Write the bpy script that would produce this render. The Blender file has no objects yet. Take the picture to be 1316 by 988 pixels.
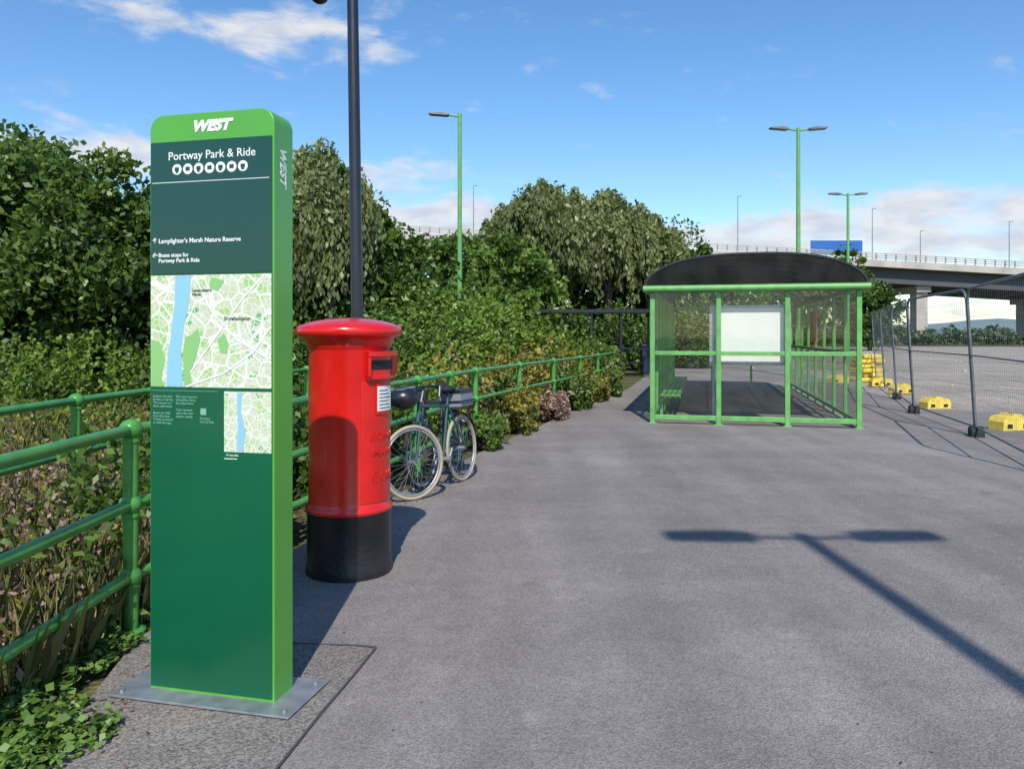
import bpy, math, random
import numpy as np
from mathutils import Vector, Matrix
random.seed(7); rng=np.random.default_rng(11)
scene=bpy.context.scene
COL=scene.collection
scene.view_settings.view_transform='Standard'; scene.view_settings.look='None'; scene.view_settings.exposure=0

# ------------------------------------------------------------ materials
def newmat(name):
    m=bpy.data.materials.new(name); m.use_nodes=True
    nt=m.node_tree; return m,nt,nt.nodes['Principled BSDF']
def L(nt,a,b): nt.links.new(a,b)
def c4(c): return (c[0],c[1],c[2],1)
def simple(name,col,rough=.5,metal=0,var=.12,scale=6,bump=0,bscale=60,coat=0,rvar=.1):
    m,nt,b=newmat(name)
    tc=nt.nodes.new('ShaderNodeTexCoord')
    n=nt.nodes.new('ShaderNodeTexNoise'); n.inputs['Scale'].default_value=scale; n.inputs['Detail'].default_value=6
    L(nt,tc.outputs['Object'],n.inputs['Vector'])
    r=nt.nodes.new('ShaderNodeValToRGB')
    r.color_ramp.elements[0].position=.3; r.color_ramp.elements[1].position=.72
    r.color_ramp.elements[0].color=c4([x*(1-var) for x in col]); r.color_ramp.elements[1].color=c4([min(1,x*(1+var)) for x in col])
    L(nt,n.outputs['Fac'],r.inputs['Fac']); L(nt,r.outputs['Color'],b.inputs['Base Color'])
    mr=nt.nodes.new('ShaderNodeMapRange'); mr.inputs['To Min'].default_value=max(.02,rough-rvar); mr.inputs['To Max'].default_value=min(1,rough+rvar)
    L(nt,n.outputs['Fac'],mr.inputs['Value']); L(nt,mr.outputs['Result'],b.inputs['Roughness'])
    b.inputs['Metallic'].default_value=metal
    if coat: b.inputs['Coat Weight'].default_value=coat; b.inputs['Coat Roughness'].default_value=.15
    if bump:
        n2=nt.nodes.new('ShaderNodeTexNoise'); n2.inputs['Scale'].default_value=bscale; n2.inputs['Detail'].default_value=5
        L(nt,tc.outputs['Object'],n2.inputs['Vector'])
        bp=nt.nodes.new('ShaderNodeBump'); bp.inputs['Strength'].default_value=bump; bp.inputs['Distance'].default_value=.01
        L(nt,n2.outputs['Fac'],bp.inputs['Height']); L(nt,bp.outputs['Normal'],b.inputs['Normal'])
    return m

def ground_mat(name,cols,big=.35,speck=.5,fine=140,bump=.5,dist=.006,rough=.92,streak=True,cracks=False):
    m,nt,b=newmat(name); N=nt.nodes
    g=N.new('ShaderNodeNewGeometry'); P=g.outputs['Position']
    n1=N.new('ShaderNodeTexNoise'); n1.inputs['Scale'].default_value=big; n1.inputs['Detail'].default_value=8; n1.inputs['Roughness'].default_value=.6
    L(nt,P,n1.inputs['Vector'])
    r=N.new('ShaderNodeValToRGB'); r.color_ramp.elements[0].position=.3; r.color_ramp.elements[1].position=.7
    r.color_ramp.elements[0].color=c4(cols[0]); r.color_ramp.elements[1].color=c4(cols[1])
    L(nt,n1.outputs['Fac'],r.inputs['Fac'])
    col=r.outputs['Color']
    n3=N.new('ShaderNodeTexNoise'); n3.inputs['Scale'].default_value=7; n3.inputs['Detail'].default_value=6; n3.inputs['Roughness'].default_value=.7
    L(nt,P,n3.inputs['Vector'])
    mr=N.new('ShaderNodeMapRange'); mr.inputs['From Min'].default_value=.3; mr.inputs['From Max'].default_value=.7; mr.inputs['To Min'].default_value=.9; mr.inputs['To Max'].default_value=1.1
    L(nt,n3.outputs['Fac'],mr.inputs['Value'])
    v=N.new('ShaderNodeTexVoronoi'); v.inputs['Scale'].default_value=fine
    L(nt,P,v.inputs['Vector'])
    sp=N.new('ShaderNodeSeparateColor'); L(nt,v.outputs['Color'],sp.inputs['Color'])
    mr2=N.new('ShaderNodeMapRange'); mr2.inputs['To Min'].default_value=1-speck; mr2.inputs['To Max'].default_value=1+speck
    L(nt,sp.outputs[0],mr2.inputs['Value'])
    mu=N.new('ShaderNodeMath'); mu.operation='MULTIPLY'; L(nt,mr.outputs[0],mu.inputs[0]); L(nt,mr2.outputs[0],mu.inputs[1])
    fac=mu.outputs[0]
    if streak:
        for scl,rot,ns,lo,hi in (((1.2,.18,1),.25,1.6,.87,1.13),((.5,2.2,1),.1,.9,.93,1.07)):
            mp=N.new('ShaderNodeMapping'); mp.inputs['Scale'].default_value=scl; mp.inputs['Rotation'].default_value=(0,0,rot); L(nt,P,mp.inputs['Vector'])
            n4=N.new('ShaderNodeTexNoise'); n4.inputs['Scale'].default_value=ns; n4.inputs['Detail'].default_value=7; L(nt,mp.outputs[0],n4.inputs['Vector'])
            m4=N.new('ShaderNodeMapRange'); m4.inputs['From Min'].default_value=.35; m4.inputs['From Max'].default_value=.68; m4.inputs['To Min'].default_value=lo; m4.inputs['To Max'].default_value=hi
            L(nt,n4.outputs['Fac'],m4.inputs['Value'])
            mu2=N.new('ShaderNodeMath'); mu2.operation='MULTIPLY'; L(nt,fac,mu2.inputs[0]); L(nt,m4.outputs[0],mu2.inputs[1]); fac=mu2.outputs[0]
    if cracks:
        for sc,lo,hi,val in ((1.7,.70,.78,.82),(2.6,.71,.76,1.16)):
            n5=N.new('ShaderNodeTexNoise'); n5.inputs['Scale'].default_value=sc; n5.inputs['Detail'].default_value=4; n5.inputs['Distortion'].default_value=.6; L(nt,P,n5.inputs['Vector'])
            m5=N.new('ShaderNodeMapRange'); m5.inputs['From Min'].default_value=lo-.06; m5.inputs['From Max'].default_value=hi-.06; m5.inputs['To Min'].default_value=1; m5.inputs['To Max'].default_value=val
            L(nt,n5.outputs['Fac'],m5.inputs['Value'])
            mu3=N.new('ShaderNodeMath'); mu3.operation='MULTIPLY'; L(nt,fac,mu3.inputs[0]); L(nt,m5.outputs[0],mu3.inputs[1]); fac=mu3.outputs[0]
    vm=N.new('ShaderNodeVectorMath'); vm.operation='SCALE'; L(nt,col,vm.inputs[0]); L(nt,fac,vm.inputs['Scale'])
    L(nt,vm.outputs[0],b.inputs['Base Color']); b.inputs['Roughness'].default_value=rough
    b.inputs['Specular IOR Level'].default_value=.25
    bp=N.new('ShaderNodeBump'); bp.inputs['Strength'].default_value=bump; bp.inputs['Distance'].default_value=dist
    L(nt,v.outputs['Distance'],bp.inputs['Height']); L(nt,bp.outputs['Normal'],b.inputs['Normal'])
    return m

def leafmat(name,dark,mid,light,trans=.35):
    m,nt,b=newmat(name); N=nt.nodes; N.remove(b)
    a=N.new('ShaderNodeAttribute'); a.attribute_name='rnd'
    r=N.new('ShaderNodeValToRGB'); e=r.color_ramp.elements
    e[0].position=.0; e[0].color=c4(dark); e[1].position=1; e[1].color=c4(light)
    k=r.color_ramp.elements.new(.5); k.color=c4(mid)
    L(nt,a.outputs['Fac'],r.inputs['Fac'])
    d=N.new('ShaderNodeBsdfDiffuse'); L(nt,r.outputs['Color'],d.inputs['Color'])
    t=N.new('ShaderNodeBsdfTranslucent'); L(nt,r.outputs['Color'],t.inputs['Color'])
    mx=N.new('ShaderNodeMixShader'); mx.inputs[0].default_value=trans
    L(nt,d.outputs[0],mx.inputs[1]); L(nt,t.outputs[0],mx.inputs[2])
    g=N.new('ShaderNodeBsdfGlossy'); g.inputs['Roughness'].default_value=.45; g.inputs['Color'].default_value=(.8,.85,.8,1)
    m2=N.new('ShaderNodeMixShader'); m2.inputs[0].default_value=.035; L(nt,mx.outputs[0],m2.inputs[1]); L(nt,g.outputs[0],m2.inputs[2])
    L(nt,m2.outputs[0],N['Material Output'].inputs['Surface'])
    return m

def glassmat(name,tint,gl=.08,rough=.05,dirt=0,gcol=.9):
    m,nt,b=newmat(name); N=nt.nodes; N.remove(b)
    t=N.new('ShaderNodeBsdfTransparent'); t.inputs['Color'].default_value=c4(tint)
    g=N.new('ShaderNodeBsdfGlossy'); g.inputs['Roughness'].default_value=rough; g.inputs['Color'].default_value=(gcol,gcol,gcol,1)
    f=N.new('ShaderNodeLayerWeight'); f.inputs['Blend'].default_value=.5
    pw=N.new('ShaderNodeMath'); pw.operation='POWER'; pw.inputs[1].default_value=3.5; L(nt,f.outputs['Facing'],pw.inputs[0])
    ad=N.new('ShaderNodeMath'); ad.operation='MULTIPLY_ADD'; ad.inputs[1].default_value=.7; ad.inputs[2].default_value=.04+gl*.3; ad.use_clamp=True; L(nt,pw.outputs[0],ad.inputs[0])
    mx=N.new('ShaderNodeMixShader'); L(nt,ad.outputs[0],mx.inputs[0]); L(nt,t.outputs[0],mx.inputs[1]); L(nt,g.outputs[0],mx.inputs[2])
    out=mx.outputs[0]
    if dirt:
        d=N.new('ShaderNodeBsdfDiffuse'); d.inputs['Color'].default_value=(.45,.45,.42,1)
        geo=N.new('ShaderNodeNewGeometry'); n=N.new('ShaderNodeTexNoise'); n.inputs['Scale'].default_value=2.5; n.inputs['Detail'].default_value=7; L(nt,geo.outputs['Position'],n.inputs['Vector'])
        mr=N.new('ShaderNodeMapRange'); mr.inputs['From Min'].default_value=.35; mr.inputs['From Max'].default_value=.75; mr.inputs['To Max'].default_value=dirt; L(nt,n.outputs['Fac'],mr.inputs['Value'])
        m2=N.new('ShaderNodeMixShader'); L(nt,mr.outputs[0],m2.inputs[0]); L(nt,out,m2.inputs[1]); L(nt,d.outputs[0],m2.inputs[2]); out=m2.outputs[0]
    L(nt,out,N['Material Output'].inputs['Surface'])
    return m

M={}
M['asphalt']=ground_mat('asphalt',[(.185,.166,.156),(.26,.236,.222)],big=.3,speck=.3,cracks=True)
M['asphalt_patch']=ground_mat('asphalt_patch',[(.165,.15,.138),(.23,.21,.19)],big=1.2,speck=.5,fine=130,bump=.5,dist=.006,streak=False)
M['gravel']=ground_mat('gravel',[(.26,.225,.18),(.40,.355,.295)],big=.25,speck=.3,fine=25,dist=.02)
M['soil']=ground_mat('soil',[(.06,.06,.022),(.13,.12,.05)],big=.8,speck=.6,fine=25,dist=.03,streak=False)
M['seam']=simple('asphalt_seam',(.065,.06,.055),.9,bump=.5)
M['g_rail']=simple('green_gloss_paint',(.07,.28,.05),.32,var=.25,scale=9,bump=.08,bscale=40,coat=.3)
M['g_shelter']=simple('green_frame_paint',(.13,.36,.10),.45,var=.18)
M['g_lamp']=simple('green_lamp_paint',(.13,.34,.10),.45,var=.1)
M['g_bright']=simple('bright_green_paint',(.09,.36,.035),.3,var=.05,scale=2,coat=.3)
M['g_teal']=simple('dark_green_panel',(.007,.056,.038),.28,var=.08,scale=1.5,coat=.3)
M['g_panel']=simple('mid_green_panel',(.004,.10,.045),.28,var=.14,scale=1.2,coat=.3)
M['white']=simple('white_vinyl',(.78,.8,.78),.5,var=.03)
M['pale']=simple('pale_green_print',(.2,.42,.32),.5,var=.03)
M['steel']=simple('galvanised_steel',(.36,.39,.42),.42,metal=.6,var=.2,scale=14)
M['fence_steel']=simple('fence_steel',(.16,.18,.2),.5,metal=.5,var=.2)
M['black']=simple('black_paint',(.012,.013,.02),.35,var=.2,coat=.3)
M['rubber']=simple('rubber',(.02,.02,.02),.8)
M['rust_tyre']=simple('tan_tyre',(.4,.33,.24),.7)
M['red']=simple('red_gloss_paint',(.62,.008,.006),.3,var=.10,scale=5,bump=.14,bscale=25,coat=.5)
M['redblack']=simple('black_base_paint',(.012,.012,.015),.35,var=.3,bump=.3,bscale=30)
M['dark']=simple('dark_void',(.01,.01,.01),.6)
M['concrete']=simple('concrete',(.42,.39,.35),.85,var=.2,scale=.3)
M['underdeck']=simple('steel_girder',(.07,.075,.08),.7,var=.2,scale=.2)
M['blue']=simple('blue_sign',(.02,.12,.4),.5)
M['navy']=simple('navy_panel',(.01,.02,.07),.4)
M['yellow']=simple('yellow_plastic',(.72,.55,.08),.6,var=.25,bump=.2)
M['orange']=simple('orange_wood',(.4,.13,.04),.6)
M['bark']=simple('bark',(.09,.07,.05),.95,var=.4,scale=8,bump=.8,bscale=20)
M['glass']=glassmat('clear_glazing',(.92,.94,.9),.03,.03,dirt=.05,gcol=.7)
M['roofglass']=glassmat('smoked_roof',(.15,.14,.09),.0,.25,dirt=.04,gcol=.35)
M['whiteboard']=simple('poster_board',(.8,.8,.79),.5,var=.04,scale=3)
M['teal_bike']=simple('bike_frame_paint',(.02,.07,.08),.3,coat=.4)
M['bag']=simple('grey_bag',(.2,.22,.27),.7)
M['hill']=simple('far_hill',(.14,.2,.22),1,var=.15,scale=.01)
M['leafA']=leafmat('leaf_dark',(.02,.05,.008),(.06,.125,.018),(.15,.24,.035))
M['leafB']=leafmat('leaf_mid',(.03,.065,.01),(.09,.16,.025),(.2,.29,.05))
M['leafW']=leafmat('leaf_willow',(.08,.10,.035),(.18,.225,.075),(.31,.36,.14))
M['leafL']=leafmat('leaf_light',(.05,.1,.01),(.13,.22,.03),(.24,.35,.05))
M['leafY']=leafmat('leaf_yellow',(.08,.1,.02),(.22,.21,.035),(.4,.34,.06))
M['leafO']=leafmat('leaf_orange_bloom',(.2,.12,.03),(.38,.24,.05),(.55,.38,.09))
M['leafR']=leafmat('leaf_reddish',(.12,.075,.055),(.30,.19,.14),(.5,.39,.29))
M['leafF']=leafmat('leaf_distant',(.04,.075,.035),(.08,.13,.06),(.15,.2,.1))
M['ivy']=leafmat('leaf_ivy',(.03,.075,.01),(.10,.19,.03),(.23,.36,.08),.25)
M['grass']=leafmat('grass_blade',(.08,.11,.025),(.23,.24,.065),(.45,.40,.19))

def mapmat(name,scale,road):
    m,nt,b=newmat(name); N=nt.nodes
    tc=N.new('ShaderNodeTexCoord')
    n=N.new('ShaderNodeTexNoise'); n.inputs['Scale'].default_value=9*scale; n.inputs['Detail'].default_value=1; L(nt,tc.outputs['Object'],n.inputs['Vector'])
    r=N.new('ShaderNodeValToRGB'); r.color_ramp.interpolation='CONSTANT'; e=r.color_ramp.elements
    e[0].position=0; e[0].color=(.34,.54,.2,1); e[1].position=.4; e[1].color=(.5,.57,.36,1)
    k=e.new(.53); k.color=(.54,.58,.44,1); k=e.new(.64); k.color=(.16,.42,.16,1)
    L(nt,n.outputs['Fac'],r.inputs['Fac'])
    col=r.outputs['Color']
    for sc,w,cc in ((36,.06,(.64,.68,.56,1)),(13,.04,(.74,.76,.7,1))):
        v=N.new('ShaderNodeTexVoronoi'); v.feature='DISTANCE_TO_EDGE'; v.inputs['Scale'].default_value=sc*scale
        L(nt,tc.outputs['Object'],v.inputs['Vector'])
        lt=N.new('ShaderNodeMath'); lt.operation='LESS_THAN'; lt.inputs[1].default_value=w; L(nt,v.outputs['Distance'],lt.inputs[0])
        mx=N.new('ShaderNodeMix'); mx.data_type='RGBA'; L(nt,lt.outputs[0],mx.inputs[0]); L(nt,col,mx.inputs[6]); mx.inputs[7].default_value=cc; col=mx.outputs[2]
    L(nt,col,b.inputs['Base Color']); b.inputs['Roughness'].default_value=.35
    return m
M['map']=mapmat('map_print',1,.05); M['map2']=mapmat('map_inset_print',2.2,.05)
M['river']=simple('map_river_print',(.25,.52,.66),.35,var=.02); M['park']=simple('map_park_print',(.24,.5,.18),.35,var=.02)

# ------------------------------------------------------------ mesh builder
class MB:
    def __init__(s): s.v=[];s.f=[];s.m=[];s.sm=[];s.mats=[];s.T=Matrix.Identity(4)
    def mi(s,k):
        if k not in s.mats: s.mats.append(k)
        return s.mats.index(k)
    def add(s,vs,fs,k,smooth=False):
        o=len(s.v); i=s.mi(k)
        s.v+= [s.T@Vector(p) for p in vs]
        for f in fs: s.f.append([o+a for a in f]); s.m.append(i); s.sm.append(smooth)
    def box(s,a,b,k):
        x0,y0,z0=a;x1,y1,z1=b
        s.add([(x0,y0,z0),(x1,y0,z0),(x1,y1,z0),(x0,y1,z0),(x0,y0,z1),(x1,y0,z1),(x1,y1,z1),(x0,y1,z1)],
          [(0,3,2,1),(4,5,6,7),(0,1,5,4),(1,2,6,5),(2,3,7,6),(3,0,4,7)],k)
    def bar(s,p,q,w,h,k):
        p=Vector(p);q=Vector(q);d=(q-p).normalized(); up=Vector((0,0,1)) if abs(d.z)<.95 else Vector((0,1,0))
        a=d.cross(up).normalized()*w/2; b=a.cross(d).normalized()*h/2
        vs=[p-a-b,p+a-b,p+a+b,p-a+b,q-a-b,q+a-b,q+a+b,q-a+b]
        s.add(vs,[(0,1,2,3),(7,6,5,4),(0,4,5,1),(1,5,6,2),(2,6,7,3),(3,7,4,0)],k)
    def tube(s,p,q,r,k,r2=None,n=12,caps=True):
        p=Vector(p);q=Vector(q);r2=r if r2 is None else r2
        d=(q-p).normalized(); up=Vector((0,0,1)) if abs(d.z)<.9 else Vector((1,0,0))
        a=d.cross(up).normalized(); b=a.cross(d)
        vs=[];fs=[]
        for i in range(n):
            t=2*math.pi*i/n; o=a*math.cos(t)+b*math.sin(t); vs+= [p+o*r,q+o*r2]
        for i in range(n):
            j=(i+1)%n; fs.append((2*i,2*i+1,2*j+1,2*j))
        s.add(vs,fs,k,True)
        if caps:
            s.add([vs[2*i] for i in range(n)],[tuple(range(n))],k); s.add([vs[2*i+1] for i in range(n)],[tuple(reversed(range(n)))],k)
    def path(s,pts,r,k,n=10):
        for i in range(len(pts)-1):
            s.tube(pts[i],pts[i+1],r,k,n=n,caps=(i in(0,len(pts)-2)))
            if i: s.ball(pts[i],r*1.002,k,8,6)
    def ball(s,c,r,k,n=14,m=8,sc=(1,1,1)):
        c=Vector(c); vs=[];fs=[]
        for j in range(m+1):
            ph=math.pi*j/m
            for i in range(n):
                t=2*math.pi*i/n; vs.append(c+Vector((r*sc[0]*math.sin(ph)*math.cos(t),r*sc[1]*math.sin(ph)*math.sin(t),r*sc[2]*math.cos(ph))))
        for j in range(m):
            for i in range(n):
                i2=(i+1)%n; fs.append((j*n+i,(j+1)*n+i,(j+1)*n+i2,j*n+i2))
        s.add(vs,fs,k,True)
    def lathe(s,prof,k,n=64,c=(0,0,0)):
        vs=[];fs=[]
        for r,z in prof:
            for i in range(n):
                t=2*math.pi*i/n; vs.append((c[0]+r*math.cos(t),c[1]+r*math.sin(t),c[2]+z))
        for j in range(len(prof)-1):
            for i in range(n):
                i2=(i+1)%n; fs.append((j*n+i,j*n+i2,(j+1)*n+i2,(j+1)*n+i))
        s.add(vs,fs,k,True)
    def torus(s,c,R,r,k,n=40,m=8,X=(1,0,0),Z=(0,0,1)):
        c=Vector(c);X=Vector(X).normalized();Z=Vector(Z).normalized();Y=X.cross(Z)
        vs=[];fs=[]
        for i in range(n):
            t=2*math.pi*i/n; d=X*math.cos(t)+Z*math.sin(t)
            for j in range(m):
                u=2*math.pi*j/m; vs.append(c+d*(R+r*math.cos(u))+Y*r*math.sin(u))
        for i in range(n):
            for j in range(m):
                i2=(i+1)%n;j2=(j+1)%m; fs.append((i*m+j,i*m+j2,i2*m+j2,i2*m+j))
        s.add(vs,fs,k,True)
    def prism(s,poly,y0,y1,k):
        n=len(poly)
        vs=[(x,y0,z) for x,z in poly]+[(x,y1,z) for x,z in poly]
        fs=[tuple(range(n)),tuple(reversed(range(n,2*n)))]+[(i,i+n,(i+1)%n+n,(i+1)%n) for i in range(n)]
        s.add(vs,fs,k)
    def build(s,name,parent=None,mtx=None,bevel=0,merge=False):
        me=bpy.data.meshes.new(name); me.from_pydata([tuple(v) for v in s.v],[],s.f)
        for k in s.mats: me.materials.append(M[k])
        me.polygons.foreach_set('material_index',s.m); me.polygons.foreach_set('use_smooth',s.sm)
        import bmesh
        bm=bmesh.new(); bm.from_mesh(me); bmesh.ops.recalc_face_normals(bm,faces=bm.faces); bm.to_mesh(me); bm.free()
        me.update()
        o=bpy.data.objects.new(name,me); COL.objects.link(o)
        if mtx is not None: o.matrix_world=mtx
        if parent: o.parent=parent
        if bevel:
            b=o.modifiers.new('bevel','BEVEL'); b.width=bevel; b.segments=2; b.limit_method='ANGLE'; b.angle_limit=math.radians(50)
        return o
def empty(name,loc=(0,0,0),rz=0):
    e=bpy.data.objects.new(name,None); COL.objects.link(e); e.location=loc; e.rotation_euler=(0,0,rz); e.empty_display_size=.2; return e
def sheet(name,poly,z,k):
    me=bpy.data.meshes.new(name); me.from_pydata([(x,y,z) for x,y in poly],[],[tuple(range(len(poly)))]); me.materials.append(M[k])
    o=bpy.data.objects.new(name,me); COL.objects.link(o); return o
def text(name,s,parent,loc,size,k,rot=(math.pi/2,0,0),align='LEFT',ext=.0008,shear=0,sx=1,bold=0):
    c=bpy.data.curves.new(name,'FONT'); c.body=s; c.size=size; c.extrude=ext; c.align_x=align; c.shear=shear; c.offset=bold
    c.materials.append(M[k]); c.resolution_u=3
    o=bpy.data.objects.new(name,c); COL.objects.link(o); o.parent=parent; o.location=loc; o.rotation_euler=rot; o.scale=(sx,1,1); return o

# ------------------------------------------------------------ foliage
def unit(n):
    a=rng.normal(size=(n,3)); return a/np.linalg.norm(a,axis=1)[:,None]
def leaves(name,P,size,k,parent=None,stretch=1.7,upbias=0,rnd=None,axis=None,svar=.35):
    n=len(P); P=np.asarray(P,dtype=float)
    nrm=unit(n); nrm[:,2]=np.abs(nrm[:,2])+upbias; nrm/=np.linalg.norm(nrm,axis=1)[:,None]
    a=np.cross(nrm,unit(n)) if axis is None else axis+unit(n)*.25
    a/=np.linalg.norm(a,axis=1)[:,None]; b=np.cross(nrm,a); b/=np.linalg.norm(b,axis=1)[:,None]+1e-9
    s=(np.ones(n)*size*(1+rng.uniform(-svar,svar,n)))[:,None]
    V=np.empty((n,4,3)); V[:,0]=P-a*s*stretch/2; V[:,1]=P-b*s/2+a*s*.1; V[:,2]=P+a*s*stretch/2; V[:,3]=P+b*s/2+a*s*.1
    me=bpy.data.meshes.new(name); me.vertices.add(4*n); me.vertices.foreach_set('co',V.reshape(-1))
    me.loops.add(4*n); me.loops.foreach_set('vertex_index',np.arange(4*n,dtype=np.int32))
    me.polygons.add(n); me.polygons.foreach_set('loop_start',np.arange(0,4*n,4,dtype=np.int32)); me.polygons.foreach_set('loop_total',np.full(n,4,dtype=np.int32))
    if rnd is None: rnd=rng.random(n)
    at=me.attributes.new('rnd','FLOAT','FACE'); at.data.foreach_set('value',np.clip(rnd,0,1).astype(np.float32))
    me.materials.append(M[k]); me.update(calc_edges=True)
    o=bpy.data.objects.new(name,me); COL.objects.link(o)
    if parent: o.parent=parent
    return o
def tree(name,x,y,h,rx,ry,k='leafA',nc=60,per=420,size=.11,base=.25,lean=0):
    e=empty(name,(x,y,0)); mb=MB()
    cz=h*(1+base)/2; rz=h*(1-base)/2
    top=Vector((lean,0,h*.62)); mid=Vector((lean*.4+.1,.05,h*.3))
    r0=.028*h
    mb.tube((0,0,-.1),mid,r0,'bark',r0*.75,n=10); mb.tube(mid,top,r0*.75,'bark',r0*.4,n=10)
    C=[]
    for i in range(nc):
        d=unit(1)[0]; rr=rng.uniform(.45,1.0)**.6
        ir=1+.18*math.sin(3*math.atan2(d[1],d[0])+x)+rng.normal(0,.08)
        C.append([lean+d[0]*rx*rr*ir,d[1]*ry*rr*ir,cz+d[2]*rz*rr*min(ir,1.12)])
    C=np.array(C); pts=[];rn=[]
    for i,c in enumerate(C):
        cr=rng.uniform(.13,.27)*min(rx,rz)*1.15; m=int(per*rng.uniform(.6,1.3))
        d=unit(m)*(rng.random(m)**.45*cr)[:,None]; d[:,2]*=.75
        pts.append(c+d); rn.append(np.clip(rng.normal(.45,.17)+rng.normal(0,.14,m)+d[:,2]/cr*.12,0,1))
        if i%3==0:
            b=mid.lerp(top,random.random()); q=Vector(c)
            m1=b.lerp(q,.5)+Vector((0,0,-.05*h)); mb.tube(b,m1,r0*.3,'bark',r0*.18,n=6); mb.tube(m1,q,r0*.18,'bark',r0*.06,n=6)
    m=int(nc*per*.09); d=unit(m); d[:,0]*=rx*1.08; d[:,1]*=ry*1.08; d[:,2]*=rz*1.05
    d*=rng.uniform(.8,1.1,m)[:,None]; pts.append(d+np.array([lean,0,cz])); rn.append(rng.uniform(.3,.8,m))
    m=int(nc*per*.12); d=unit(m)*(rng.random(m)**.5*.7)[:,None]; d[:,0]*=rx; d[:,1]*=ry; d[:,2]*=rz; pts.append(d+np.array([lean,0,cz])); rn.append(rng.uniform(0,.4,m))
    t=mb.build('trunk'); t.parent=e
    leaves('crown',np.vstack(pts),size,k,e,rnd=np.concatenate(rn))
    return e
def willow(name,x,y,h,rx,ry,k='leafW',ns=420,size=.1,per=42,drop=.34,nh=26):
    e=empty(name,(x,y,0)); mb=MB(); r0=.03*h
    mid=Vector((.1,0,h*.35)); top=Vector((0,.1,h*.7)); mb.tube((0,0,-.1),mid,r0,'bark',r0*.7,n=10); mb.tube(mid,top,r0*.7,'bark',r0*.3,n=8)
    pts=[];rn=[];ax=[];hubs=[]
    for i in range(nh):
        a=rng.uniform(0,6.283); q=math.sqrt(rng.random())*.86
        z=h*(.42+.50*math.sqrt(1-q*q)*rng.uniform(.78,1.02)); hubs.append(np.array([rx*q*math.cos(a),ry*q*math.sin(a),z]))
        b=mid.lerp(top,random.random()); mb.tube(b,Vector(hubs[-1]),r0*.28,'bark',r0*.08,n=6)
    hr=[rng.uniform(.12,.26) for _ in hubs]; ht=[rng.normal(.5,.12) for _ in hubs]
    for i in range(ns):
        j=rng.integers(nh); hb=hubs[j]; u=unit(1)[0]*rng.random()**.4; st=hb+u*np.array([rx*hr[j],ry*hr[j],h*.06])
        ln=rng.uniform(.35,1.0)*drop*h*rng.uniform(.5,1); ln=min(ln,st[2]-.3)
        m=int(per*rng.uniform(.7,1.3)); t=rng.random(m)
        dx=u[:2]*rng.uniform(.02,.12)*rx+rng.normal(0,.03*rx,2)
        p=np.empty((m,3)); s_=np.sin(t*1.5); p[:,0]=st[0]+dx[0]*s_; p[:,1]=st[1]+dx[1]*s_; p[:,2]=st[2]-ln*t**1.2
        p+=rng.normal(0,.011*h,(m,3)); pts.append(p); rn.append(np.clip(ht[j]+rng.normal(0,.13)+rng.normal(0,.12,m)-.12*t,0,1))
        ax.append(np.tile([0,0,-1.],(m,1))+unit(m)*.25)
    for j,hb in enumerate(hubs):
        m=240; pts.append(hb+unit(m)*(rng.random(m)**.45)[:,None]*np.array([rx*hr[j]*1.2,ry*hr[j]*1.2,h*.085])); rn.append(np.clip(ht[j]+rng.normal(.06,.13,m),0,1)); ax.append(unit(m))
    t=mb.build('trunk'); t.parent=e
    leaves('crown',np.vstack(pts),size,k,e,stretch=2.1,rnd=np.concatenate(rn),axis=np.vstack(ax))
def bush(name,x,y,h,rx,ry,k,n=9000,size=.07,nc=18,flower=None,fn=300):
    e=empty(name,(x,y,0)); mb=MB(); pts=[];rn=[]
    per=n//nc
    for i in range(nc):
        a=rng.uniform(0,2*math.pi); q=math.sqrt(rng.random())*.8
        hh=h*(1-.45*q*q)*rng.uniform(.5,1.05)
        c=np.array([math.cos(a)*q*rx,math.sin(a)*q*ry,0]); cr=rng.uniform(.18,.34)
        d=unit(per)*(rng.random(per)**.4)[:,None]*np.array([rx*cr,ry*cr,hh*.5]); p=c+np.array([0,0,hh*.5])+d; p[:,2]=np.abs(p[:,2])
        pts.append(p); rn.append(np.clip(rng.normal(.45,.19)+rng.normal(0,.15,per),0,1))
        mb.tube((c[0]*.2,c[1]*.2,-.05),(c[0],c[1],hh*.6),.02,'bark',.008,n=5)
    for i in range(nc*3):
        a=rng.uniform(0,6.283);q=math.sqrt(rng.random())*.85; m=20; t=rng.random(m)
        bx,by=math.cos(a)*q*rx,math.sin(a)*q*ry; l=rng.normal(0,.17,2)*h; hh=h*(1-.35*q*q)*rng.uniform(.9,1.3)
        pts.append(np.stack([bx+l[0]*t+rng.normal(0,.03,m),by+l[1]*t+rng.normal(0,.03,m),hh*(.6+.4*t)],1)); rn.append(rng.uniform(.4,.95,m))
    t=mb.build('stems'); t.parent=e
    P=np.vstack(pts); leaves('leaves',P,size,k,e,rnd=np.concatenate(rn))
    if flower:
        hi=P[P[:,2]>np.quantile(P[:,2],.6)]; cc=hi[rng.integers(len(hi),size=max(6,fn//25))]; s=cc[rng.integers(len(cc),size=fn)]+rng.normal(0,.07,(fn,3))+[0,0,.04]
        leaves('flowers',s,size*.8,flower,e,stretch=1.1)
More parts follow.
